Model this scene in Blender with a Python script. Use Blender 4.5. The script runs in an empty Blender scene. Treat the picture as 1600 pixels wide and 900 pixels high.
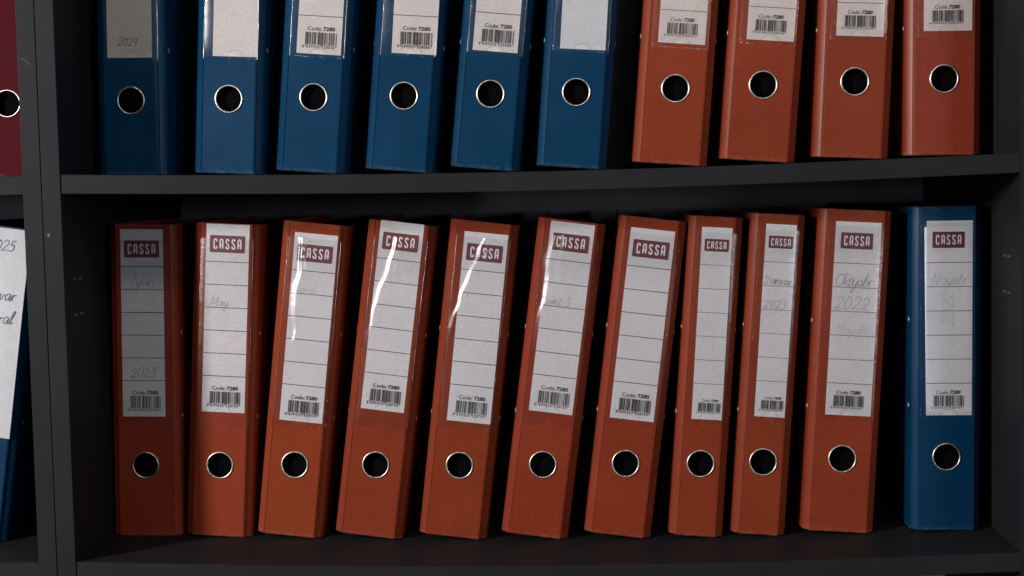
import bpy, bmesh, math, random
from mathutils import Vector, Matrix

random.seed(7)
scene = bpy.context.scene
COL = scene.collection
RAD = math.radians

# ------------------------------------------------------------------ camera, light, exposure
cam_d = bpy.data.cameras.new('camera')
cam = bpy.data.objects.new('camera', cam_d)
COL.objects.link(cam)
scene.camera = cam
cam_d.sensor_width = 36.0
cam_d.lens = 2514.5 / 1600 * 36.0
cam_d.clip_start = 0.05
cam_d.clip_end = 100
cr = Vector((0.99847945, 0.05049811, -0.02210742))
cu = Vector((0.0186764, 0.06743288, 0.997549))
cw = Vector((-0.0518651, 0.99644505, -0.06638722))
cam.matrix_world = Matrix(((cr.x, cu.x, -cw.x, 0.49771), (cr.y, cu.y, -cw.y, -1.48356),
                           (cr.z, cu.z, -cw.z, -0.01511), (0, 0, 0, 1)))

world = bpy.data.worlds.new('World')
scene.world = world
world.use_nodes = True
world.node_tree.nodes['Background'].inputs[0].default_value = (0.70, 0.78, 1.0, 1)
world.node_tree.nodes['Background'].inputs[1].default_value = 0.032


def lamp(name, loc, target, power, sx, sy, color):
    d = bpy.data.lights.new(name, 'AREA')
    d.shape = 'RECTANGLE'
    d.size, d.size_y = sx, sy
    d.energy = power
    d.color = color
    o = bpy.data.objects.new(name, d)
    COL.objects.link(o)
    o.location = loc
    o.rotation_euler = (Vector(target) - Vector(loc)).to_track_quat('-Z', 'Y').to_euler()
    return o


lamp('window_light', (-1.28, -1.44, 0.38), (0.45, 0.1, -0.1), 53, 0.18, 0.34, (1.0, 0.94, 0.91))
lamp('front_fill', (0.8, -3.2, 1.35), (0.5, 0.1, -0.1), 5, 1.4, 0.6, (0.95, 0.97, 1.0))  # broad front fill, added to lighten the gaps between binders
lamp('fill_light', (2.35, -2.5, 0.12), (0.4, 0.1, -0.1), 13, 0.5, 0.3, (0.93, 0.95, 1.0))
lamp('low_fill', (-1.7, -2.0, -0.03), (0.6, 0.4, -0.03), 7, 0.14, 0.14, (0.95, 0.96, 1.0))  # weak added lamp, brightens the back panel under the upper shelf
lamp('side_light', (2.2, -2.0, 0.35), (0.7, 0.1, -0.1), 3, 0.5, 0.4, (0.95, 0.97, 1.0))
lamp('ceiling_light', (0.05, -1.05, 0.82), (0.3, 0.1, -0.15), 1.8, 0.16, 0.16, (1.0, 0.88, 0.80))
lamp('ceiling_light', (0.72, -1.05, 0.82), (0.6, 0.1, -0.15), 1.8, 0.16, 0.16, (1.0, 0.88, 0.80))

scene.view_settings.view_transform = 'Standard'
scene.view_settings.look = 'None'
scene.view_settings.exposure = 0.38
scene.view_settings.gamma = 1.0
scene.render.engine = 'CYCLES'
scene.cycles.use_denoising = True
scene.cycles.max_bounces = 8
scene.cycles.transparent_max_bounces = 24

# ------------------------------------------------------------------ materials


class N:
    def __init__(self, name):
        self.m = bpy.data.materials.new(name)
        self.m.use_nodes = True
        self.t = self.m.node_tree
        self.b = self.t.nodes['Principled BSDF']
        self.out = self.t.nodes['Material Output']

    def n(self, kind, **kw):
        x = self.t.nodes.new(kind)
        for k, v in kw.items():
            if isinstance(k, str) and hasattr(x, k):
                setattr(x, k, v)
        return x

    def l(self, a, b):
        self.t.links.new(a, b)

    def noise(self, scale, detail=4, rough=0.55, vec=None, stretch=None):
        tc = self.n('ShaderNodeTexCoord')
        v = tc.outputs['Object']
        if stretch:
            mp = self.n('ShaderNodeMapping')
            mp.inputs['Scale'].default_value = stretch
            self.l(v, mp.inputs[0])
            v = mp.outputs[0]
        # every object gets its own patch of the pattern
        oi = self.n('ShaderNodeObjectInfo')
        add = self.n('ShaderNodeVectorMath', operation='MULTIPLY_ADD')
        add.inputs[1].default_value = (1, 1, 1)
        self.l(v, add.inputs[0])
        mul = self.n('ShaderNodeMath', operation='MULTIPLY')
        mul.inputs[1].default_value = 13.7
        self.l(oi.outputs['Random'], mul.inputs[0])
        self.l(mul.outputs[0], add.inputs[2])
        t = self.n('ShaderNodeTexNoise')
        t.inputs['Scale'].default_value = scale
        t.inputs['Detail'].default_value = detail
        t.inputs['Roughness'].default_value = rough
        self.l(add.outputs[0], t.inputs['Vector'])
        return t.outputs[0]

    def ramp(self, fac, p0, c0, p1, c1):
        r = self.n('ShaderNodeValToRGB')
        r.color_ramp.elements[0].position = p0
        r.color_ramp.elements[1].position = p1
        r.color_ramp.elements[0].color = (*c0, 1)
        r.color_ramp.elements[1].color = (*c1, 1)
        self.l(fac, r.inputs[0])
        return r.outputs[0]

    def mix(self, a, b, fac=None, kind='MULTIPLY', f=1.0):
        x = self.n('ShaderNodeMix', data_type='RGBA', blend_type=kind)
        x.inputs['Factor'].default_value = f
        if fac is not None:
            self.l(fac, x.inputs['Factor'])
        self.l(a, x.inputs['A'])
        self.l(b, x.inputs['B'])
        return x.outputs['Result']

    def bump(self, h, strength, dist=0.001):
        b = self.n('ShaderNodeBump')
        b.inputs['Strength'].default_value = strength
        b.inputs['Distance'].default_value = dist
        self.l(h, b.inputs['Height'])
        self.l(b.outputs[0], self.b.inputs['Normal'])
        return b


def mul(c, k):
    return tuple(min(1, x * k) for x in c)


def cover_material(name, c, rough=0.31):
    m = N(name)
    fine = m.noise(620, 4, 0.7)
    big = m.noise(14, 5, 0.6)
    col = m.mix(m.ramp(big, 0.3, mul(c, 0.9), 0.72, mul(c, 1.07)),
                m.ramp(fine, 0.32, (0.66, 0.66, 0.66), 0.68, (1.0, 1.0, 1.0)))
    # thin pale scuffs
    sc = m.noise(55, 6, 0.7, stretch=(1, 1, 0.25))
    scm = m.ramp(sc, 0.70, (0, 0, 0), 0.78, (1, 1, 1))
    pale = m.n('ShaderNodeRGB')
    pale.outputs[0].default_value = (*[x * 0.75 + 0.10 for x in c], 1)
    sf = m.n('ShaderNodeMath', operation='MULTIPLY')
    sf.inputs[1].default_value = 0.22
    m.l(scm, sf.inputs[0])
    col = m.mix(col, pale.outputs[0], fac=sf.outputs[0], kind='MIX')
    # rubbed lower and upper edges
    tc = m.n('ShaderNodeTexCoord')
    sp = m.n('ShaderNodeSeparateXYZ')
    m.l(tc.outputs['Object'], sp.inputs[0])
    dz = m.n('ShaderNodeMath', operation='SUBTRACT')
    dz.inputs[1].default_value = 0.159
    m.l(sp.outputs['Z'], dz.inputs[0])
    ab = m.n('ShaderNodeMath', operation='ABSOLUTE')
    m.l(dz.outputs[0], ab.inputs[0])
    er = m.n('ShaderNodeMapRange')
    er.inputs['From Min'].default_value = 0.1545
    er.inputs['From Max'].default_value = 0.1588
    m.l(ab.outputs[0], er.inputs[0])
    wn = m.noise(120, 5, 0.7)
    wm = m.n('ShaderNodeMath', operation='MULTIPLY')
    m.l(er.outputs[0], wm.inputs[0])
    m.l(m.ramp(wn, 0.42, (0, 0, 0), 0.62, (0.3, 0.3, 0.3)), wm.inputs[1])
    col = m.mix(col, pale.outputs[0], fac=wm.outputs[0], kind='MIX')
    # no two covers from quite the same batch
    oi = m.n('ShaderNodeObjectInfo')
    hs = m.n('ShaderNodeHueSaturation')
    for sock, lo, hi, src in (('Hue', 0.4975, 0.502, 1.0), ('Value', 0.92, 1.05, 7.31)):
        f = m.n('ShaderNodeMath', operation='MULTIPLY')
        f.inputs[1].default_value = src
        m.l(oi.outputs['Random'], f.inputs[0])
        fr = m.n('ShaderNodeMath', operation='FRACT')
        m.l(f.outputs[0], fr.inputs[0])
        mr = m.n('ShaderNodeMapRange')
        mr.inputs['To Min'].default_value = lo
        mr.inputs['To Max'].default_value = hi
        m.l(fr.outputs[0], mr.inputs[0])
        m.l(mr.outputs[0], hs.inputs[sock])
    m.l(col, hs.inputs['Color'])
    m.l(hs.outputs[0], m.b.inputs['Base Color'])
    rr = m.n('ShaderNodeMapRange')
    rr.inputs['To Min'].default_value = rough - 0.06
    rr.inputs['To Max'].default_value = rough + 0.10
    m.l(big, rr.inputs[0])
    m.l(rr.outputs[0], m.b.inputs['Roughness'])
    m.b.inputs['Specular IOR Level'].default_value = 0.16
    m.bump(fine, 0.08, 0.0006)
    return m.m


def plain(name, c, rough=0.6, metal=0.0, grain=None, spec=0.5, var=0.85, bump=0.0):
    m = N(name)
    if grain:
        h = m.noise(grain, 4, 0.6)
        m.l(m.ramp(h, 0.3, mul(c, var), 0.7, mul(c, 2 - var)), m.b.inputs['Base Color'])
        if bump:
            m.bump(h, bump, 0.0005)
    else:
        m.b.inputs['Base Color'].default_value = (*c, 1)
    m.b.inputs['Roughness'].default_value = rough
    m.b.inputs['Metallic'].default_value = metal
    m.b.inputs['Specular IOR Level'].default_value = spec
    return m.m


def laminate(name, c):
    m = N(name)
    fine = m.noise(900, 4, 0.65)
    mid = m.noise(9, 5, 0.6)
    speck = m.noise(420, 2, 0.5)
    col = m.mix(m.ramp(mid, 0.3, mul(c, 0.88), 0.7, mul(c, 1.12)),
                m.ramp(fine, 0.3, (0.70, 0.70, 0.70), 0.7, (1.0, 1.0, 1.0)))
    dust = m.n('ShaderNodeRGB')
    dust.outputs[0].default_value = (0.07, 0.07, 0.073, 1)
    sf = m.n('ShaderNodeMath', operation='MULTIPLY')
    sf.inputs[1].default_value = 0.35
    m.l(m.ramp(speck, 0.74, (0, 0, 0), 0.80, (1, 1, 1)), sf.inputs[0])
    col = m.mix(col, dust.outputs[0], fac=sf.outputs[0], kind='MIX')
    m.l(col, m.b.inputs['Base Color'])
    m.b.inputs['Roughness'].default_value = 0.55
    m.b.inputs['Specular IOR Level'].default_value = 0.08
    m.bump(fine, 0.3, 0.0004)
    return m.m


def film_material(name, base_fac, rough):
    """thin clear plastic: lets the paper show and mirrors the lamps, with fine cross ripples"""
    m = N(name)
    m.t.nodes.remove(m.b)
    rip = m.noise(1.0, 3, 0.6, stretch=(60, 60, 620))
    rip2 = m.noise(1.0, 2, 0.5, stretch=(30, 30, 130))
    ad = m.n('ShaderNodeMath', operation='MULTIPLY_ADD')
    ad.inputs[1].default_value = 1.6
    m.l(rip2, ad.inputs[0])
    m.l(rip, ad.inputs[2])
    bp = m.n('ShaderNodeBump')
    bp.inputs['Strength'].default_value = 1.0
    bp.inputs['Distance'].default_value = 0.00030
    m.l(ad.outputs[0], bp.inputs['Height'])
    tr = m.n('ShaderNodeBsdfTransparent')
    tr.inputs[0].default_value = (0.965, 0.965, 0.97, 1)
    gl = m.n('ShaderNodeBsdfAnisotropic')
    gl.inputs['Roughness'].default_value = rough
    m.l(bp.outputs[0], gl.inputs['Normal'])
    lw_ = m.n('ShaderNodeLayerWeight')
    lw_.inputs['Blend'].default_value = 0.5
    pw = m.n('ShaderNodeMath', operation='POWER')
    pw.inputs[1].default_value = 5.0
    m.l(lw_.outputs['Facing'], pw.inputs[0])
    sc = m.n('ShaderNodeMath', operation='MULTIPLY_ADD')
    sc.inputs[1].default_value = 0.9
    sc.inputs[2].default_value = 0.045 * base_fac
    m.l(pw.outputs[0], sc.inputs[0])
    mx = m.n('ShaderNodeMixShader')
    m.l(sc.outputs[0], mx.inputs[0])
    m.l(tr.outputs[0], mx.inputs[1])
    m.l(gl.outputs[0], mx.inputs[2])
    m.l(mx.outputs[0], m.out.inputs[0])
    return m.m


def paper_material(name, c):
    m = N(name)
    fib = m.noise(520, 4, 0.7)
    blot = m.noise(22, 4, 0.6)
    col = m.mix(m.ramp(fib, 0.3, mul(c, 0.86), 0.7, mul(c, 1.07)),
                m.ramp(blot, 0.3, (0.93, 0.93, 0.93), 0.7, (1, 1, 1)))
    m.l(col, m.b.inputs['Base Color'])
    m.b.inputs['Roughness'].default_value = 0.8
    m.b.inputs['Specular IOR Level'].default_value = 0.2
    m.bump(fib, 0.15, 0.0003)
    return m.m


M = {
    'orange': cover_material('orange_cover_plastic', (0.188, 0.0308, 0.0120)),
    'blue': cover_material('blue_cover_plastic', (0.0012, 0.0300, 0.076)),
    'red': cover_material('red_cover_plastic', (0.058, 0.0035, 0.0065), 0.55),
    'laminate': laminate('anthracite_laminate', (0.0125, 0.0137, 0.0165)),
    'laminate_shelf': laminate('anthracite_shelf_laminate', (0.0140, 0.0140, 0.0160)),
    'backboard': laminate('dark_backboard', (0.120, 0.118, 0.130)),
    'paper': paper_material('label_card', (0.84, 0.85, 0.88)),
    'paper_warm_lit': paper_material('warm_lit_label_card', (0.88, 0.82, 0.79)),  # warmer, stronger light on the upper cards is put into this colour
    'paper_grey': paper_material('grey_label_card', (0.78, 0.75, 0.70)),
    'sheet': paper_material('white_sheet', (0.80, 0.82, 0.86)),
    'pages': paper_material('filed_pages', (0.55, 0.54, 0.50)),
    'maroon': plain('maroon_print', (0.085, 0.008, 0.018), 0.6, grain=900, var=0.8),
    'ink': plain('black_print', (0.018, 0.018, 0.02), 0.7),
    'brown': plain('brown_print', (0.14, 0.055, 0.045), 0.7),
    'letter': plain('logo_white', (0.52, 0.50, 0.50), 0.7),
    'pen': plain('pen_ink', (0.045, 0.05, 0.075), 0.6),
    'pen_faint': plain('faded_pen_ink', (0.40, 0.43, 0.47), 0.7),
    'pen_mid': plain('grey_pen_ink', (0.19, 0.21, 0.24), 0.7),
    'chrome': plain('nickel', (0.60, 0.57, 0.52), 0.36, 1.0, grain=90, var=0.85),
    'rivet': plain('dull_rivet_metal', (0.30, 0.29, 0.28), 0.5, 1.0),
    'black': plain('dark_hole_cup', (0.0025, 0.0025, 0.003), 0.9, grain=1500, var=0.6, spec=0.0),  # closed black cup, its colour stands in for the dark inside the hole
    'pin': plain('dull_pin_metal', (0.035, 0.029, 0.026), 0.6, 0.0),
    'film': film_material('clear_pocket_film', 1.4, 0.22),
    'weld': film_material('welded_film', 1.6, 0.12),
    'notch': plain('cut_card_edge', (0.42, 0.39, 0.37), 0.8),
    'scratch': plain('pale_scratch', (0.05, 0.05, 0.055), 0.7),
}

for k in ('red',):
    M[k].node_tree.nodes['Principled BSDF'].inputs['Specular IOR Level'].default_value = 0.03

# ------------------------------------------------------------------ mesh helpers
MESH = {}


def finish(bm, name, mat, smooth=None, recalc=True):
    if recalc:
        bmesh.ops.recalc_face_normals(bm, faces=bm.faces[:])
    me = bpy.data.meshes.new(name)
    bm.to_mesh(me)
    bm.free()
    me.materials.append(mat)
    if smooth is not None:
        for p in me.polygons:
            p.use_smooth = True
        me.set_sharp_from_angle(angle=RAD(smooth))
    return me


def link(name, me, parent=None, loc=(0, 0, 0), rot=(0, 0, 0)):
    o = bpy.data.objects.new(name, me)
    COL.objects.link(o)
    o.location = loc
    o.rotation_euler = rot
    if parent:
        o.parent = parent
    return o


def box_bm(bm, x0, x1, y0, y1, z0, z1, bev=0.0):
    vs = [bm.verts.new((x, y, z)) for x in (x0, x1) for y in (y0, y1) for z in (z0, z1)]
    q = [(0, 1, 3, 2), (4, 6, 7, 5), (0, 4, 5, 1), (2, 3, 7, 6), (0, 2, 6, 4), (1, 5, 7, 3)]
    fs = [bm.faces.new([vs[i] for i in f]) for f in q]
    if bev:
        es = list({e for f in fs for e in f.edges})
        bmesh.ops.bevel(bm, geom=es, offset=bev, segments=2, affect='EDGES', profile=0.6)


def quad_xz(bm, x0, z0, x1, z1, y):
    vs = [bm.verts.new(v) for v in ((x0, y, z0), (x1, y, z0), (x1, y, z1), (x0, y, z1))]
    bm.faces.new(vs)


def catmull(pts, k=5):
    if len(pts) < 3:
        return pts
    P = [pts[0]] + list(pts) + [pts[-1]]
    out = []
    for i in range(1, len(P) - 2):
        p0, p1, p2, p3 = P[i - 1], P[i], P[i + 1], P[i + 2]
        for s in range(k):
            t = s / k
            out.append(tuple(0.5 * ((2 * p1[a]) + (-p0[a] + p2[a]) * t + (2 * p0[a] - 5 * p1[a] + 4 * p2[a] - p3[a]) * t * t
                                    + (-p0[a] + 3 * p1[a] - 3 * p2[a] + p3[a]) * t ** 3) for a in (0, 1)))
    out.append(tuple(pts[-1]))
    return out


def ribbon(bm, pts, w, y):
    """flat stroke of width w along pts (x, z)"""
    n = len(pts)
    L, Rr = [], []
    for i in range(n):
        a = pts[max(i - 1, 0)]
        b = pts[min(i + 1, n - 1)]
        dx, dz = b[0] - a[0], b[1] - a[1]
        d = math.hypot(dx, dz) or 1e-9
        nx, nz = -dz / d, dx / d
        # mitre
        k = 1.0
        if 0 < i < n - 1:
            d1 = (pts[i][0] - a[0], pts[i][1] - a[1])
            l1 = math.hypot(*d1) or 1e-9
            c = abs((-d1[1] / l1) * nx + (d1[0] / l1) * nz)
            k = min(1.5, 1 / max(c, 0.5))
        h = w / 2 * k
        L.append(bm.verts.new((pts[i][0] + nx * h, y, pts[i][1] + nz * h)))
        Rr.append(bm.verts.new((pts[i][0] - nx * h, y, pts[i][1] - nz * h)))
    for i in range(n - 1):
        bm.faces.new((L[i], Rr[i], Rr[i + 1], L[i + 1]))


def face_front(bm):
    for f in bm.faces:
        f.normal_update()
        if f.normal.y > 0:
            f.normal_flip()


def arc(cx, cz, rx, rz, a0, a1, n=6):
    return [(cx + rx * math.cos(RAD(a0 + (a1 - a0) * i / n)), cz + rz * math.sin(RAD(a0 + (a1 - a0) * i / n))) for i in range(n + 1)]


# block letters of the printed plate, in a 1 x 1 box
LOGO = {
    'C': [arc(.78, .76, .22, .24, 0, 90, 5) + arc(.22, .76, .22, .24, 90, 180, 5) + arc(.22, .24, .22, .24, 180, 270, 5) + arc(.78, .24, .22, .24, 270, 360, 5)],
    'A': [[(0, 0)] + arc(.25, .74, .25, .26, 180, 90, 5) + arc(.75, .74, .25, .26, 90, 0, 5) + [(1, 0)], [(0.02, .36), (.98, .36)]],
    'S': [arc(.74, .78, .26, .22, 10, 90, 5) + arc(.26, .78, .26, .22, 90, 190, 6) + [(.18, .60), (.82, .40)] + arc(.74, .22, .26, .22, 10, -90, 6) + arc(.26, .22, .26, .22, 270, 170, 6)],
}


def logo_letters(word, x0, z0, w, h, stroke, y):
    bm = bmesh.new()
    n = len(word)
    gap = w * 0.075
    cw_ = (w - gap * (n - 1)) / n
    for i, ch in enumerate(word):
        ox = x0 + i * (cw_ + gap)
        for st in LOGO[ch]:
            ribbon(bm, [(ox + stroke / 2 + p[0] * (cw_ - stroke), z0 + stroke / 2 + p[1] * (h - stroke)) for p in st], stroke, y)
    face_front(bm)
    return bm


def rounded_rect(bm, x0, z0, x1, z1, r, y):
    pts = arc(x1 - r, z1 - r, r, r, 0, 90, 4) + arc(x0 + r, z1 - r, r, r, 90, 180, 4) + arc(x0 + r, z0 + r, r, r, 180, 270, 4) + arc(x1 - r, z0 + r, r, r, 270, 360, 4)
    bm.faces.new([bm.verts.new((p[0], y, p[1])) for p in pts])


# joined-up pen letters: x to the right, baseline 0, small letters 0.5 tall
PEN = {
    '2': (.62, [[(.05, .72), (.2, .95), (.42, .9), (.45, .65), (.2, .25), (.02, .03), (.25, .06), (.55, .04)]]),
    '0': (.6, [[(.3, .95), (.08, .7), (.06, .25), (.25, .02), (.45, .25), (.47, .7), (.3, .95), (.2, .9)]]),
    '4': (.66, [[(.12, .95), (.06, .55), (.12, .42), (.42, .5)], [(.46, .98), (.4, .5), (.34, .0)]]),
    '3': (.58, [[(.06, .85), (.25, .97), (.42, .8), (.2, .54), (.42, .38), (.36, .08), (.1, .02), (.02, .14)]]),
    '5': (.6, [[(.5, .95), (.2, .92), (.12, .55), (.34, .58), (.42, .3), (.24, .02), (.02, .1)]]),
    'I': (.42, [[(.1, .9), (.3, .97), (.2, .5), (.1, .08), (.02, .04)], [(.02, .02), (.26, .06)]]),
    'M': (.95, [[(.02, .0), (.14, .5), (.2, .92), (.3, .45), (.42, .2), (.6, .6), (.72, .95), (.7, .5), (.74, .05), (.86, .06)]]),
    'N': (.85, [[(.02, .0), (.12, .5), (.18, .95), (.34, .45), (.5, .02), (.6, .5), (.72, .98)]]),
    'Y': (.7, [[(.03, .92), (.1, .62), (.3, .55)], [(.58, .97), (.36, .5), (.2, .1), (.06, .02), (.02, .15)]]),
    'O': (.72, [[(.4, .95), (.12, .75), (.04, .35), (.22, .03), (.5, .15), (.62, .55), (.5, .9), (.3, .92), (.25, .8)]]),
    'F': (.7, [[(.25, .9), (.18, .4), (.02, .02)], [(.1, .85), (.4, .96), (.68, .9)], [(.15, .5), (.45, .53)]]),
    'S': (.62, [[(.5, .85), (.35, .97), (.15, .82), (.25, .58), (.42, .38), (.3, .06), (.02, .1)]]),
    'a': (.52, [[(.38, .42), (.2, .5), (.04, .3), (.1, .04), (.26, .1), (.38, .42), (.36, .1), (.42, .02), (.54, .14)]]),
    'b': (.45, [[(.0, .1), (.16, .6), (.2, .95), (.1, .8), (.06, .2), (.18, .02), (.34, .15), (.34, .36), (.22, .4)]]),
    'e': (.42, [[(.0, .12), (.2, .25), (.3, .42), (.18, .5), (.06, .3), (.12, .04), (.28, .04), (.42, .16)]]),
    'i': (.3, [[(.0, .14), (.12, .48), (.1, .12), (.16, .02), (.3, .14)], [(.16, .66), (.17, .7)]]),
    'k': (.48, [[(.04, .0), (.1, .5), (.16, .95)], [(.38, .46), (.12, .24), (.24, .2), (.36, .02), (.48, .1)]]),
    'l': (.3, [[(.0, .1), (.2, .6), (.22, .95), (.1, .75), (.08, .1), (.16, .02), (.3, .14)]]),
    'n': (.56, [[(.0, .14), (.08, .46), (.08, .0), (.14, .34), (.3, .48), (.38, .3), (.38, .06), (.44, .02), (.56, .14)]]),
    'o': (.46, [[(.3, .46), (.1, .42), (.05, .16), (.18, .0), (.34, .12), (.34, .38), (.24, .48), (.46, .42)]]),
    'p': (.5, [[(.06, .46), (.06, .0), (.02, -.4)], [(.06, .3), (.22, .5), (.38, .36), (.3, .06), (.1, .06)]]),
    'r': (.4, [[(.0, .14), (.1, .48), (.1, .02)], [(.1, .3), (.2, .44), (.36, .46)]]),
    's': (.42, [[(.0, .12), (.16, .3), (.24, .5), (.2, .3), (.3, .1), (.18, .0), (.06, .06)]]),
    't': (.36, [[(.2, .8), (.12, .3), (.14, .04), (.24, .02), (.36, .12)], [(.02, .52), (.34, .56)]]),
    'u': (.55, [[(.0, .14), (.1, .48), (.06, .14), (.14, .0), (.3, .14), (.38, .48), (.36, .1), (.42, .02), (.55, .14)]]),
    'v': (.48, [[(.0, .3), (.08, .46), (.12, .1), (.2, .0), (.36, .4), (.48, .42)]]),
    'y': (.52, [[(.0, .2), (.08, .46), (.08, .14), (.18, .02), (.32, .2), (.38, .46), (.3, -.1), (.18, -.45), (.06, -.38), (.22, -.12), (.52, .12)]]),
    '-': (.5, [[(.05, .3), (.42, .33)]]),
    ' ': (.35, []),
}


def pen_text(text, x0, z0, size, width, y, slant=0.22, track=1.0, seed=0):
    bm = bmesh.new()
    rnd = random.Random(seed)
    x = 0.0
    for ch in text:
        w, strokes = PEN[ch]
        dz = rnd.uniform(-.05, .05)
        s = rnd.uniform(.92, 1.08)
        for st in strokes:
            pts = [((x + p[0] * s + (p[1] * s + dz) * slant) * size + x0, (p[1] * s + dz) * size + z0) for p in st]
            ribbon(bm, catmull(pts), width * rnd.uniform(.85, 1.15), y - 0.00001 * rnd.random())
        x += w * track
    face_front(bm)
    return bm


def font_mesh(body, bold=0.0):
    cu_ = bpy.data.curves.new('type', 'FONT')
    cu_.body = body
    cu_.size = 1.0
    cu_.offset = bold
    cu_.resolution_u = 3
    o = bpy.data.objects.new('type', cu_)
    COL.objects.link(o)
    dg = bpy.context.evaluated_depsgraph_get()
    me = bpy.data.meshes.new_from_object(o.evaluated_get(dg))
    bpy.data.objects.remove(o)
    bpy.data.curves.remove(cu_)
    return me


def type_into(bm, body, x0, z0, w, h, y, bold=0.0, shear=0.0):
    """set type stretched into the box x0..x0+w, z0..z0+h"""
    key = ('type', body, bold)
    if key not in MESH:
        MESH[key] = font_mesh(body, bold)
    me = MESH[key]
    xs = [v.co.x for v in me.vertices]
    ys = [v.co.y for v in me.vertices]
    xa, xb, ya, yb = min(xs), max(xs), min(ys), max(ys)
    vs = []
    for v in me.vertices:
        fz = (v.co.y - ya) / (yb - ya)
        vs.append(bm.verts.new((x0 + (v.co.x - xa) / (xb - xa) * w + shear * fz * h, y, z0 + fz * h)))
    for p in me.polygons:
        try:
            bm.faces.new([vs[i] for i in p.vertices])
        except ValueError:
            pass


EL = '0001101 0011001 0010011 0111101 0100011 0110001 0101111 0111011 0110111 0001011'.split()
PAR = 'LLLLLL LLGLGG LLGGLG LLGGGL LGLLGG LGGLLG LGGGLL LGLGLG LGLGGL LGGLGL'.split()


def ean(digits):
    d = [int(c) for c in digits]
    inv = lambda s: ''.join('1' if c == '0' else '0' for c in s)
    bits = '101'
    for i in range(6):
        e = EL[d[i + 1]]
        bits += e if PAR[d[0]][i] == 'L' else inv(e)[::-1]
    bits += '01010'
    for i in range(6):
        bits += inv(EL[d[i + 7]])
    return bits + '101'


def barcode(x0, z0, w, h, digits, y, dig_h, dig_gap, shear=0.0):
    bm = bmesh.new()
    bits = ean(digits)
    m = w / len(bits)
    i = 0
    while i < len(bits):
        if bits[i] == '1':
            j = i
            while j < len(bits) and bits[j] == '1':
                j += 1
            guard = i < 3 or i >= 92 or 45 <= i < 50
            quad_xz(bm, x0 + i * m, z0 - (dig_h * 0.55 if guard else 0), x0 + j * m + m * 0.12, z0 + h, y)
            i = j
        else:
            i += 1
    zt = z0 - dig_gap - dig_h
    cwd = w * 0.068
    for k, ch in enumerate(digits):
        if k == 0:
            cx = x0 - cwd * 1.25
        elif k < 7:
            cx = x0 + m * 4 + (k - 1) * m * 6.9
        else:
            cx = x0 + m * 50 + (k - 7) * m * 6.9
        wk = cwd * (0.45 if ch == '1' else 0.85)
        type_into(bm, ch, cx + (cwd * .2 if ch == '1' else 0), zt, wk, dig_h, y, 0.012)
    face_front(bm)
    return bm


# ------------------------------------------------------------------ binder parts
HB, DB, RZ = 0.318, 0.285, 0.073
HOLE = 0.0128


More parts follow.
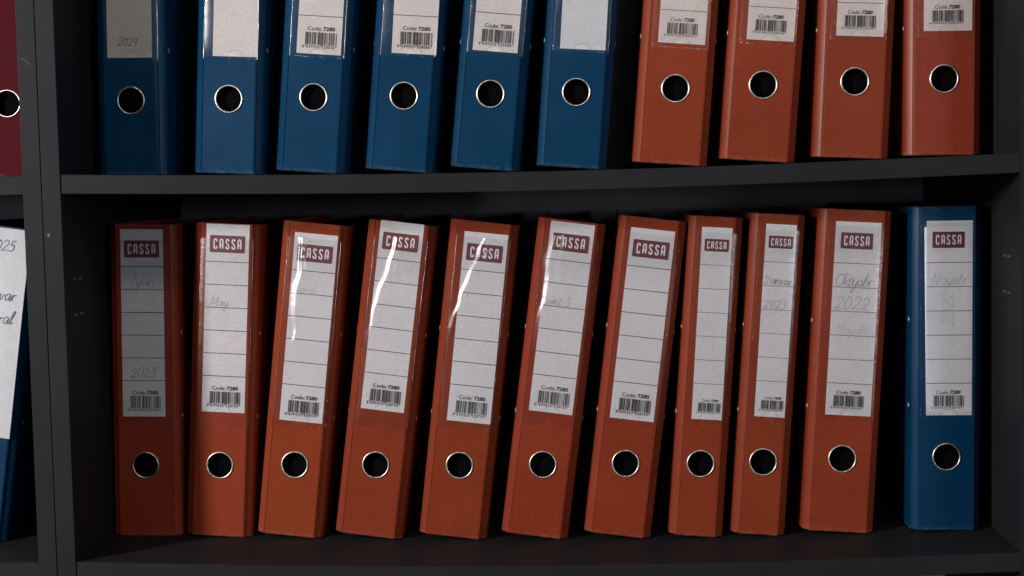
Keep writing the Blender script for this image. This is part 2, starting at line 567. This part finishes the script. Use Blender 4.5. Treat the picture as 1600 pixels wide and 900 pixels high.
def cover_mesh(T, col):
    key = ('cover', T, col)
    if key in MESH:
        return MESH[key]
    bm = bmesh.new()
    t = 0.0024
    a = T / 2
    fx = a - 0.0088
    left = [(-a, DB), (-a, 0.16), (-a, 0.05), (-a, 0.012), (-a + .0003, .0080), (-a + .0009, .0062), (-a + .0019, .0050), (-a + .0066, .0019),
            (-a + .0072, .0003), (-a + .0078, -.0002), (-a + .0083, .0004), (-fx, 0.0)]
    inn_l = [(-a + t, DB), (-a + t, 0.16), (-a + t, 0.05), (-a + t, 0.013), (-a + t, .0112), (-a + t + .0006, .0092), (-a + t + .0016, .0074), (-a + t + .0042, .0046),
             (-a + .0078, .0034), (-a + .0081, .0029), (-a + .0084, .0026), (-fx, t)]
    zl = [0, .0010, RZ - .0155, RZ + .0155, HB - .0010, HB]

    def pos(o, i, z):
        # the turned edges of the board are rounded by pulling the outside in at both ends
        if z in (0, HB):
            k = 0.35
            return (o[0] + (i[0] - o[0]) * k, o[1] + (i[1] - o[1]) * k, z)
        return (o[0], o[1], z)

    for sgn in (1, -1):
        o = [(p[0] * sgn, p[1]) for p in left]
        n = [(p[0] * sgn, p[1]) for p in inn_l]
        go = [[bm.verts.new(pos(o[k], n[k], z)) for z in zl] for k in range(len(o))]
        gi = [[bm.verts.new((n[k][0], n[k][1], z)) for z in zl] for k in range(len(o))]
        for k in range(len(o) - 1):
            for j in range(len(zl) - 1):
                bm.faces.new((go[k][j], go[k + 1][j], go[k + 1][j + 1], go[k][j + 1]))
                bm.faces.new((gi[k][j], gi[k][j + 1], gi[k + 1][j + 1], gi[k + 1][j]))
            for j in (0, len(zl) - 1):
                bm.faces.new((go[k][j], gi[k][j], gi[k + 1][j], go[k + 1][j]))
        for j in range(len(zl) - 1):
            bm.faces.new((go[0][j], go[0][j + 1], gi[0][j + 1], gi[0][j]))
    xs = [-fx, -.0155, .0155, fx] if fx > .0160 else [-fx, fx]
    hx = .0155 if fx > .016 else fx
    rings = []
    for yy, outer in ((0.0, True), (t, False)):
        g = {}
        for x in xs:
            for z in zl:
                y2 = yy + (t * .35 if outer and z in (0, HB) else 0)
                g[(x, z)] = bm.verts.new((x, y2, z))
        for i in range(len(xs) - 1):
            for j in range(len(zl) - 1):
                hole = j == 2 and xs[i] < 0 < xs[i + 1]
                if not hole:
                    bm.faces.new((g[(xs[i], zl[j])], g[(xs[i + 1], zl[j])], g[(xs[i + 1], zl[j + 1])], g[(xs[i], zl[j + 1])]))
        n = 48
        sq, ci = [], []
        for k in range(n):
            an = 2 * math.pi * k / n
            c, s = math.cos(an), math.sin(an)
            m_ = min(hx / abs(c) if abs(c) > 1e-6 else 9, .0155 / abs(s) if abs(s) > 1e-6 else 9)
            sq.append(bm.verts.new((c * m_, yy, RZ + s * m_)))
            ci.append(bm.verts.new((c * HOLE, yy, RZ + s * HOLE)))
        for k in range(n):
            k2 = (k + 1) % n
            bm.faces.new((sq[k], sq[k2], ci[k2], ci[k]))
            # corner fill where the square turns
        for cx in (-hx, hx):
            for cz in (RZ - .0155, RZ + .0155):
                near = sorted(sq, key=lambda v: (v.co.x - cx) ** 2 + (v.co.z - cz) ** 2)[:2]
                if (near[0].co - Vector((cx, yy, cz))).length > 1e-5:
                    bm.faces.new((near[0], near[1], bm.verts.new((cx, yy, cz))))
        rings.append(ci)
    for k in range(48):
        k2 = (k + 1) % 48
        bm.faces.new((rings[0][k], rings[0][k2], rings[1][k2], rings[1][k]))
    for j in (0, HB):
        ov = bm.verts
        v = [bm.verts.new(c) for c in ((-fx, t * .35, j), (fx, t * .35, j), (fx, t, j), (-fx, t, j))]
        bm.faces.new(v)
    bmesh.ops.remove_doubles(bm, verts=bm.verts[:], dist=1e-6)
    MESH[key] = finish(bm, 'cover', M[col], smooth=24)
    return MESH[key]


def lathe(prof, n=64):
    """prof: (radius, y); axis along y through the finger hole"""
    bm = bmesh.new()
    rows = []
    for r, y in prof:
        rows.append([bm.verts.new((r * math.cos(2 * math.pi * k / n), y, r * math.sin(2 * math.pi * k / n))) for k in range(n)])
    for a, b in zip(rows, rows[1:]):
        for k in range(n):
            bm.faces.new((a[k], a[(k + 1) % n], b[(k + 1) % n], b[k]))
    return bm, rows


def ring_mesh():
    if 'ring' not in MESH:
        prof = [(.01385, .0003), (.0139, -.0004)]
        prof += [(.01305 + .00085 * math.cos(RAD(a)), -.0005 - .00085 * math.sin(RAD(a))) for a in range(0, 181, 20)]
        prof += [(.0121, .0012), (.0120, .0050)]
        bm, _ = lathe(prof)
        MESH['ring'] = finish(bm, 'finger_ring', M['chrome'], smooth=60)
        bm, rows = lathe([(.01195, .0012), (.0119, .0075)])
        bm.faces.new(rows[-1])
        MESH['hole'] = finish(bm, 'finger_hole', M['black'], smooth=40)
        for f in MESH['hole'].polygons:
            pass
    return MESH['ring'], MESH['hole']


def rivet_mesh():
    if 'rivet' not in MESH:
        bm = bmesh.new()
        bmesh.ops.create_uvsphere(bm, u_segments=20, v_segments=10, radius=1.0)
        bmesh.ops.delete(bm, geom=[v for v in bm.verts if v.co.z < -0.01], context='VERTS')
        for v in bm.verts:
            v.co = Vector((-v.co.z * .0011, v.co.y * .0034, v.co.x * .0034))
        MESH['rivet'] = finish(bm, 'rivet', M['rivet'], smooth=60)
    return MESH['rivet']


def pages_mesh(T):
    key = ('pages', T)
    if key not in MESH:
        bm = bmesh.new()
        box_bm(bm, -T / 2 + .006, T / 2 - .012, .032, .262, .008, .305, .0008)
        MESH[key] = finish(bm, 'paper_stack', M['pages'])
    return MESH[key]


def film_mesh(w, h, wave):
    """clear sleeve front, bellied out; wave = (where the bright ridge runs, strength)"""
    key = ('film', w, wave)
    if key in MESH:
        return MESH[key]
    bm = bmesh.new()
    nx, nz = 44, 96
    xs, ridge = wave_table[wave]
    rnd = random.Random(hash(str(wave)) % 1000)
    ph = [rnd.uniform(0, 6.28) for _ in range(4)]
    notch_r, notch_c = 0.0088, -0.0032
    rows = []
    for j in range(nz + 1):
        v = j / nz
        row = []
        for i in range(nx + 1):
            u = i / nx * 2 - 1
            x, z = u * w / 2, v * h
            # the mouth for the thumb at the bottom of the sleeve
            if z < notch_r + notch_c and j <= 6:
                half = math.sqrt(max(0, notch_r ** 2 - (z - notch_c) ** 2))
            edge = (1 - u ** 4)
            end = min(1, v / .06, (1 - v) / .02 + .55)
            belly = (0.0009 + 0.0006 * math.sin(3.1 * v + ph[0])) * edge * end
            rip = 0.00010 * math.sin(9 * v + ph[1] + 1.5 * u) + 0.00006 * math.sin(23 * v + ph[2] - 2 * u)
            y = -(0.0012 + belly + rip * edge * end)
            # folded ridge running down the sleeve
            for (cx, z_lo, z_hi, amp, wid) in ridge:
                if z_lo < v < z_hi:
                    f = (v - z_lo) / (z_hi - z_lo)
                    k = math.sin(math.pi * min(1, max(0, f))) ** .5
                    c = sum(cx[m] * b for m, b in enumerate(bern(f, len(cx)))) * w / 2
                    c += .0011 * math.sin(15 * f + ph[0] + cx[0] * 9) + .0006 * math.sin(34 * f + ph[1])
                    wv = wid * (1 + .35 * math.sin(11 * f + ph[2]))
                    d = (x - c) / wv
                    y -= amp * k * math.exp(-d * d) * edge
            row.append(bm.verts.new((x, y, z)))
        rows.append(row)
    for j in range(nz):
        for i in range(nx):
            cxm = (i + .5) / nx * w - w / 2
            czm = (j + .5) / nz * h
            if cxm ** 2 + (czm - notch_c) ** 2 < notch_r ** 2:
                continue
            bm.faces.new((rows[j][i], rows[j][i + 1], rows[j + 1][i + 1], rows[j + 1][i]))
    # pull the torn grid round the notch onto a clean curve
    for vtx in bm.verts:
        if not vtx.link_faces:
            continue
        d = math.hypot(vtx.co.x, vtx.co.z - notch_c)
        if d < notch_r + 0.0012 and d > 1e-6 and vtx.co.z > 1e-6 and len(vtx.link_faces) < 4:
            s = notch_r / d
            vtx.co.x *= s
            vtx.co.z = notch_c + (vtx.co.z - notch_c) * s
    bmesh.ops.delete(bm, geom=[v for v in bm.verts if not v.link_faces], context='VERTS')
    face_front(bm)
    MESH[key] = finish(bm, 'label_pocket', M['film'], smooth=180, recalc=False)
    return MESH[key]


def bern(t, n):
    return [math.comb(n - 1, k) * t ** k * (1 - t) ** (n - 1 - k) for k in range(n)]


# ridge: control points across the sleeve (-1..1, bottom to top), height span, height, width
wave_table = {
    'flat': (0, []),
    'soft': (0, [((.3, .35, .3), .3, .95, .0005, .006)]),
    'upright': (0, [((-.45, -.42, -.38), .40, 1.2, .0021, .0044), ((-.1, -.12, -.05), .5, 1.0, .0004, .004)]),
    'slant': (0, [((-.95, -.75, -.2, -.25, .25), .42, 1.15, .0023, .0048), ((-.6, -.2, .3), .35, .95, .0005, .004)]),
    'steep': (0, [((-1.0, -.85, -.1, -.05, .45), .46, 1.12, .0023, .0046), ((-.5, 0, .7), .4, .98, .0004, .004)]),
    'left': (0, [((-.98, -.72, -.50, -.70, -.30), .38, 1.12, .0028, .0062), ((-.5, -.4, -.3), .3, .85, .0004, .004)]),
    'corner': (0, [((-.95, -.55, -.45, -.2), .16, .7, .0020, .0042), ((.2, .5, .6), .02, .6, .0004, .0045)]),
}


def weld_mesh(w, h):
    key = ('weld', w)
    if key in MESH:
        return MESH[key]
    bm = bmesh.new()

    # one welded bead that runs down one side, under the card and up the other, crimped like a zip
    y = -.0003
    cor = [(-w / 2 - .0006, h), (-w / 2 - .0006, -.0006), (w / 2 + .0006, -.0006), (w / 2 + .0006, h)]
    pts = []
    for (xa, za), (xb, zb) in zip(cor, cor[1:]):
        d = math.hypot(xb - xa, zb - za)
        n = int(d / .00065)
        pts += [(xa + (xb - xa) * i / n, za + (zb - za) * i / n) for i in range(n)]
    pts.append(cor[-1])
    rows = []
    for i, (x, z) in enumerate(pts):
        q, r_ = pts[max(i - 1, 0)], pts[min(i + 1, len(pts) - 1)]
        d = math.hypot(r_[0] - q[0], r_[1] - q[1])
        nx, nz = -(r_[1] - q[1]) / d, (r_[0] - q[0]) / d
        rows.append([bm.verts.new((x + nx * k, y - (up if i % 2 else .00005), z + nz * k)) for k, up in ((-.0005, 0), (0, .0004), (.0005, 0))])
    for p_, q in zip(rows, rows[1:]):
        for k in (0, 1):
            bm.faces.new((p_[k], p_[k + 1], q[k + 1], q[k]))
    face_front(bm)
    MESH[key] = finish(bm, 'weld_seam', M['weld'], smooth=180, recalc=False)
    return MESH[key]


def card_mesh(w, mat, seed):
    bm = bmesh.new()
    rnd = random.Random(seed)
    nz = 24
    a, b = rnd.uniform(0, 6), rnd.uniform(1.5, 3.5)
    prev = None
    for j in range(nz + 1):
        z = .190 * j / nz
        y = .00012 * math.sin(b * j / nz * 3 + a)
        cur = (bm.verts.new((-w / 2, y, z)), bm.verts.new((0, y - .00005, z)), bm.verts.new((w / 2, y, z)))
        if prev:
            bm.faces.new((prev[0], prev[1], cur[1], cur[0]))
            bm.faces.new((prev[1], prev[2], cur[2], cur[1]))
        prev = cur
    bmesh.ops.solidify(bm, geom=bm.faces[:], thickness=.00022)
    return finish(bm, 'spine_label', M[mat], smooth=30)


PRINT = -0.00030   # printed marks lie this far in front of the card


def printed(kind, digits):
    """meshes of the printed marks of one label design, cached"""
    key = ('print', kind, digits)
    if key in MESH:
        return MESH[key]
    out = []
    y = PRINT - .00008
    if kind == 'a':
        w, first, gap, n, rule, rm = .0436, .0378, .0231, 6, .00070, 'ink'
        lg = (-.0180, .0178, .0113, .0172)
        txt = (-.0120, .0268, .0225, .0040, 0.0)
        bar = (-.0140, .0310, .0088, .0122, .0030, .0004)
    elif kind == 'b':
        w, first, gap, n, rule, rm = .0442, .0405, .0236, 6, .00066, 'brown'
        lg = (-.0166, .0143, .0106, .0158)
        txt = (-.0128, .0236, .0208, .0037, .22)
        bar = (-.0148, .0292, .0088, .0108, .0018, .0005)
    else:
        w, first, gap, n, rule, rm = .0298, .0370, .0235, 6, .00045, 'ink'
        lg = (-.0116, .0122, .0114, .0122)
        txt = (-.0062, .0165, .0176, .0027, .18)
        bar = (-.0090, .0218, .0078, .0088, .0014, .0004)
    bm = bmesh.new()
    for k in range(n):
        z = .190 - first - k * gap
        quad_xz(bm, -w / 2 + .0001, z - rule / 2, w / 2 - .0001, z + rule / 2, PRINT)
    face_front(bm)
    out.append(('ruled_lines', finish(bm, 'ruled_lines', M[rm], recalc=False)))
    bm = bmesh.new()
    x0, x1, top, lh = lg
    rounded_rect(bm, x0, .190 - top - lh, x1, .190 - top, .0011, PRINT)
    face_front(bm)
    out.append(('logo_plate', finish(bm, 'logo_plate', M['maroon'], recalc=False)))
    lw = x1 - x0
    bm = logo_letters('CASSA', x0 + lw * .105, .190 - top - lh * .80, lw * .79, lh * .60, lw * .036, y)
    out.append(('logo_lettering', finish(bm, 'logo_lettering', M['letter'], recalc=False)))
    bm = bmesh.new()
    x0, tw, tz, th, sh = txt
    type_into(bm, 'Code:', x0, tz, tw * .52, th, PRINT, .004 if sh else 0.014, sh)
    type_into(bm, '7280' if kind != 'c' else '7290', x0 + tw * .565, tz, tw * .435, th, PRINT, .042, sh)
    face_front(bm)
    out.append(('code_text', finish(bm, 'code_text', M['ink'], recalc=False)))
    x0, bw, bz, bh, dh, dg = bar
    bm = barcode(x0, bz, bw, bh, digits, PRINT, dh, dg)
    out.append(('barcode', finish(bm, 'barcode', M['ink'], recalc=False)))
    MESH[key] = out
    return out


def sag(x, amp, w=0.88481):
    return amp * math.sin(math.pi * min(1, max(0, x / w)))


SHELF = 0.36711


def binder(low, xr, y, lean, T, col, label, group, kind='a', paper='paper', film='flat', ldx=0.0, lz=.118, ltilt=0.0,
           lw=None, digits='8699433928719', pens=(), yaw=0.0, pocket=True, base=None):
    root = bpy.data.objects.new('ring_binder', None)
    COL.objects.link(root)
    root.empty_display_size = .05
    th = RAD(lean)
    # the ring sits RZ up the leaning spine; the lowest corner touches the sagging board
    bx = xr - RZ * math.sin(th)
    cx = bx + (T / 2) * math.cos(th) * (1 if lean > 0 else -1)
    floor = base if base is not None else ((-SHELF - sag(cx, .0083)) if low else -sag(cx, .0069))
    bz = floor + T / 2 * abs(math.sin(th)) + .0003
    root.location = (bx, y, bz)
    root.rotation_euler = (0, th, RAD(yaw))
    root['label'] = label
    root['category'] = 'binder'
    root['group'] = group
    link('cover', cover_mesh(T, col), root)
    link('paper_stack', pages_mesh(T), root)
    rm, hm = ring_mesh()
    ring = link('finger_ring', rm, root, (0, 0, RZ), (0, random.uniform(0, 6.28), 0))
    link('finger_hole', hm, ring)
    for sx in (-1, 1):
        for rz in (.122, .207):
            link('rivet', rivet_mesh(), root, (sx * T / 2, .0155, rz), (0, 0, 0 if sx < 0 else math.pi))
    if pocket:
        pw = .0520 if T > .06 else .0380
        p = link('label_pocket', film_mesh(pw, .190, film), root, (0.0012, 0, .1125))
        link('weld_seam', weld_mesh(pw, .190), p)
    if kind:
        w = lw or {'a': .0436, 'b': .0442, 'c': .0298, 'blank': .0438}[kind]
        lab = link('spine_label', card_mesh(w, paper, int(xr * 1e4)), root, (ldx, -.00045, lz), (0, RAD(ltilt), 0))
        if 'notch' not in MESH:
            bm = bmesh.new()
            ribbon(bm, arc(0, -.0027, .0088, .0088, 18, 162, 28), .00042, PRINT)
            face_front(bm)
            MESH['notch'] = finish(bm, 'thumb_cut', M['notch'], recalc=False)
        link('thumb_cut', MESH['notch'], lab)
        if kind != 'blank':
            for nm, me in printed(kind, digits):
                link(nm, me, lab)
        for k, (text, px, pz, size, wd, mat, tr) in enumerate(pens):
            bm = pen_text(text, px, pz, size, wd, PRINT - .0001, track=tr, seed=int(xr * 1e4) + k)
            link('handwriting', finish(bm, 'handwriting', M[mat], recalc=False), lab)
        return root, lab
    return root, None


# ------------------------------------------------------------------ bookcases
W = 0.88481
TB = 0.018
ZT, ZB, DP = 0.46, -0.47, 0.438


def board(name, parent, x0, x1, y0, y1, z0, z1, mat, amp=0.0, xs=0.0, n=24):
    bm = bmesh.new()
    if amp == 0:
        box_bm(bm, x0, x1, y0, y1, z0, z1, .0006)
    else:
        rows = []
        for i in range(n + 1):
            x = x0 + (x1 - x0) * i / n
            d = sag(x - xs, amp)
            b = .0006
            ring_ = [(y0 + b, z0), (y0, z0 + b), (y0, z1 - b), (y0 + b, z1), (y1, z1), (y1, z0)]
            rows.append([bm.verts.new((x, p[0], p[1] - d)) for p in ring_])
        for a, b in zip(rows, rows[1:]):
            for k in range(6):
                bm.faces.new((a[k], a[(k + 1) % 6], b[(k + 1) % 6], b[k]))
        bm.faces.new(rows[0])
        bm.faces.new(rows[-1])
    return link(name, finish(bm, name, M[mat], smooth=None if amp == 0 else 20), parent)


def thing(name, label, cat, loc=(0, 0, 0), group=None):
    o = bpy.data.objects.new(name, None)
    COL.objects.link(o)
    o.location = loc
    o['label'] = label
    o['category'] = cat
    if group:
        o['group'] = group
    return o


bc = thing('bookcase', 'dark grey laminate bookcase with two sagging shelves full of blue and orange binders', 'bookcase', group='dark grey bookcases standing side by side')
board('side_panel', bc, -TB + .0004, 0, 0, DP, ZB, ZT, 'laminate')
board('side_panel', bc, W, W + TB, 0, DP, ZB, ZT, 'laminate')
board('shelf', bc, .0003, W - .0003, .0012, DP, -TB, 0, 'laminate_shelf', .0069)
board('shelf', bc, .0003, W - .0003, .0012, DP, -SHELF - TB, -SHELF, 'laminate_shelf', .0083)
board('back_panel', bc, -TB + .001, W + TB - .001, DP + .0005, DP + .004, ZB, ZT, 'backboard')

lc = thing('bookcase', 'left neighbouring dark bookcase holding a red binder above a blue one', 'bookcase', group='dark grey bookcases standing side by side')
XL = -2 * TB
board('side_panel', lc, XL, -TB - .0004, .0004, DP, ZB, ZT, 'laminate')
board('shelf', lc, XL - .60, XL - .0003, .0014, DP, -TB, 0, 'laminate_shelf', .004, XL - .885)
board('shelf', lc, XL - .60, XL - .0003, .0014, DP, -SHELF - TB, -SHELF, 'laminate_shelf', .004, XL - .885)
board('back_panel', lc, XL - .60, -TB - .001, DP + .0005, DP + .004, ZB, ZT, 'backboard')


def pin(parent, x, y, z, sgn):
    if 'pin' not in MESH:
        bm = bmesh.new()
        bmesh.ops.create_cone(bm, cap_ends=True, segments=16, radius1=.0021, radius2=.0017, depth=.0020)
        for v in bm.verts:
            v.co = Vector((v.co.z, v.co.x, v.co.y))
        MESH['pin'] = finish(bm, 'shelf_pin', M['pin'], smooth=40)
    link('shelf_pin', MESH['pin'], parent, (x + sgn * .0010, y, z), (0, 0, 0 if sgn > 0 else math.pi))


for z in (-.100, -.134):
    for y in (.028, .045):
        pin(bc, 0, y, z, 1)
        pin(bc, W, y + .012, z + .004, -1)


def scratch(parent, pts, w, y):
    bm = bmesh.new()
    ribbon(bm, catmull(pts), w, y)
    face_front(bm)
    link('scratch', finish(bm, 'scratch', M['scratch'], recalc=False), parent)


scratch(lc, [(-.0325, .1085), (-.028, .1065), (-.0245, .1020)], .0004, .0002)
scratch(bc, [(-.0130, -.0545), (-.0128, -.0580)], .0022, -.0002)
scratch(bc, [(-.0175, -.2890), (-.0172, -.2897)], .0006, -.0002)

# ------------------------------------------------------------------ binders, lower shelf
G1 = 'orange binders leaning along the lower shelf'
G2 = 'blue binders along the upper shelf'
G3 = 'orange binders at the right end of the upper shelf'

binder(True, .0376, .1164, 1.24, .0700, 'orange', 'orange binder in deep shade against the divider, card handwritten Iyun and 2023', G1,
       ldx=-.0006, lz=.1228, ltilt=0.0, pens=[('Iyun', -.0120, .1330, .0125, .00042, 'pen_mid', .92), ('2023', -.0130, .0400, .0100, .00050, 'pen_mid', 1.05)], film='flat')
binder(True, .1142, .1145, 3.57, .0680, 'orange', 'orange binder half in shadow, its card pushed up high and handwritten May', G1,
       ldx=.0017, lz=.1272, pens=[('May', -.0165, .1080, .0100, .00042, 'pen_mid', .95)], film='soft')
binder(True, .1910, .1127, 6.63, .0668, 'orange', 'leaning orange binder with one upright glint through the C on its card', G1,
       ldx=.0024, lz=.1174, pens=[('aprel', -.0150, .1305, .0085, .00030, 'pen_faint', 1.0)], film='upright')
binder(True, .2735, .1107, 7.79, .0690, 'orange', 'leaning orange binder, blank ruled card at its top edge crossed by a slanting glint', G1,
       ldx=.0006, lz=.1286, film='slant')
binder(True, .3582, .1086, 7.20, .0685, 'orange', 'leaning orange binder, lower sitting ruled card crossed by a glint slanting from top right', G1,
       ldx=.0046, lz=.1173, ltilt=-.4, film='steep')
binder(True, .4418, .1065, 7.96, .0672, 'orange', 'leaning orange binder with a wide glint left of its maroon logo and pencilled 3', G1,
       ldx=.0014, lz=.1258, pens=[('sent-3', -.0170, .1075, .0085, .00030, 'pen_mid', .95)], film='left')
binder(True, .5242, .1045, 7.41, .0668, 'orange', 'leaning wide orange binder with clean glint-free ruled card, just left of two slim binders', G1,
       ldx=.0010, lz=.1172, film='flat')
binder(True, .5983, .1027, 4.50, .0532, 'orange', 'slim orange binder with a narrow card carrying no handwriting', G1,
       kind='c', ldx=.0030, lz=.1174, ltilt=-.5, film='soft')
binder(True, .6597, .1012, 4.30, .0532, 'orange', 'slim orange binder with a narrow card handwritten Yanvar 2023', G1,
       kind='c', ldx=.0032, lz=.1181, pens=[('Yanvar', -.0140, .1310, .0098, .00040, 'pen_mid', .88), ('2023', -.0125, .1075, .0082, .00042, 'pen_mid', 1.1)], film='soft')
binder(True, .7368, .0993, 3.77, .0705, 'orange', 'wide orange binder next to the blue one, card handwritten Oktyabr 2022', G1,
       kind='b', ldx=.0029, lz=.1162, pens=[('Oktyabr', -.0205, .1275, .0125, .00046, 'pen_mid', .84), ('2022', -.0195, .1040, .0125, .00046, 'pen_mid', 1.12), ('Noyabr', -.0170, .0800, .0100, .00034, 'pen_faint', .98)], film='flat')
r, lab = binder(True, .8376, .0968, .52, .0685, 'blue', 'lone blue binder on the lower shelf, upright beside the right side panel', 'blue binders',
                kind='b', ldx=.0020, lz=.1140, pens=[('Noyabr', -.0180, .1280, .0115, .00046, 'pen_faint', .95)], film='flat')
bm = pen_text('2022', 0, 0, .0125, .00040, 0, track=1.1, seed=3)
for v in bm.verts:
    x, z = v.co.x, v.co.z
    v.co = Vector((-z + .004, PRINT - .0001, x + .088))
face_front(bm)
link('handwriting', finish(bm, 'handwriting', M['pen_faint'], recalc=False), lab)
bm = bmesh.new()
box_bm(bm, -.0221, .0200, -.0001, .0001, .0040, .1842)
link('backing_card', finish(bm, 'backing_card', M['paper']), r, (.0022, -.00022, .1140), (0, RAD(-.75), 0))

# ------------------------------------------------------------------ binders, upper shelf
YU = .085
binder(False, .0455, YU, 1.09, .0690, 'blue', 'blue binder in deep shade beside the divider, blank grey card handwritten 2024', G2,
       kind='blank', paper='paper_grey', lw=.0444, ldx=-.0003, lz=.1146, pens=[('2024', -.0120, .0115, .0082, .00062, 'pen', 1.0)], film='soft')
binder(False, .1426, YU, 3.17, .0680, 'blue', 'upright blue binder with a plain blank pinkish card and nothing written on it', G2,
       kind='blank', paper='paper_warm_lit', ldx=.0052, lz=.1143, film='flat')
binder(False, .2262, YU, 5.05, .0690, 'blue', 'leftmost blue binder with a barcoded card, right of the plain pinkish card', G2,
       paper='paper_warm_lit', digits='8699433928016', ldx=.0026, lz=.1150, film='soft')
binder(False, .3149, YU, 5.60, .0680, 'blue', 'middle one of the three blue binders with barcoded cards, bottom corner lifted highest', G2,
       paper='paper_warm_lit', digits='8699433928016', ldx=.0068, lz=.1141, ltilt=-1.0, film='flat')
binder(False, .3993, YU, 6.10, .0682, 'blue', 'blue binder with barcoded card standing just left of the glinting blank white card', G2,
       paper='paper_warm_lit', digits='8699433928016', ldx=.0010, lz=.1140, film='soft')
binder(False, .4826, YU, 5.00, .0685, 'blue', 'blue binder with a shiny blank white card, next to the orange binders', G2,
       kind='blank', ldx=.0034, lz=.1143, ltilt=-.8, film='corner')
binder(False, .5782, YU, 5.05, .0725, 'orange', 'upper orange binder touching the blue row, pale pink glossy left edge', G3,
       kind='b', paper='paper_warm_lit', lw=.0452, ldx=.0026, lz=.1161, film='flat')
binder(False, .6623, YU, 4.82, .0725, 'orange', 'second upper orange binder from the blue row, bright orange left edge', G3,
       kind='b', paper='paper_warm_lit', lw=.0451, ldx=.0035, lz=.1156, film='flat')
binder(False, .7496, YU, 3.10, .0725, 'orange', 'third upper orange binder from the blue row, between two other orange ones', G3,
       kind='b', paper='paper_warm_lit', lw=.0449, ldx=.0028, lz=.1163, film='flat')
binder(False, .8343, YU, .70, .0725, 'orange', 'last upper orange binder, upright beside the right side panel', G3,
       kind='b', paper='paper_warm_lit', lw=.0456, ldx=.0032, lz=.1183, film='flat')

# ------------------------------------------------------------------ binders of the left bookcase
binder(False, -.0800, .090, .3, .0690, 'red', 'red binder with a round finger ring, cut off by the left edge of the photo', 'binders of the left bookcase',
       kind=None, pocket=False, base=-.0012)
r, lab = binder(True, -.1245, .090, 8.5, .0690, 'blue', 'blue binder under a big white handwritten sheet, leaning in the left bookcase', 'binders of the left bookcase',
                kind=None, pocket=False, base=-SHELF - .0015)
bm = bmesh.new()
prev = None
for j in range(31):
    z = .210 * j / 30
    cur = []
    for i in range(13):
        x = -.052 + .080 * i / 12
        cur.append(bm.verts.new((x, -.0012 - .0009 * math.sin(2.2 * z / .21 + .4) * (1 + .5 * math.sin(9 * x / .08)) - .0012 * max(0, i / 12 - .6), z)))
    if prev:
        for i in range(12):
            bm.faces.new((prev[i], prev[i + 1], cur[i + 1], cur[i]))
    prev = cur
bmesh.ops.solidify(bm, geom=bm.faces[:], thickness=.0002)
sheet = link('paper_sheet', finish(bm, 'paper_sheet', M['sheet'], smooth=60), r, (0, 0, .1065))
for text, px, pz, size, tr in (('2025', -.014, .187, .0115, 1.0), ('Yanvar', -.020, .1380, .0135, .92), ('Fevral', -.016, .1150, .0135, .92)):
    bm = pen_text(text, px, pz, size, .0008, 0, track=tr, seed=9)
    for v in bm.verts:
        i, z = (v.co.x + .052) / .080 * 12, v.co.z
        v.co.y += -.00045 - .0012 - .0009 * math.sin(2.2 * z / .21 + .4) * (1 + .5 * math.sin(9 * v.co.x / .08)) - .0012 * max(0, i / 12 - .6)
    link('handwriting', finish(bm, 'handwriting', M['pen'], recalc=False), sheet)
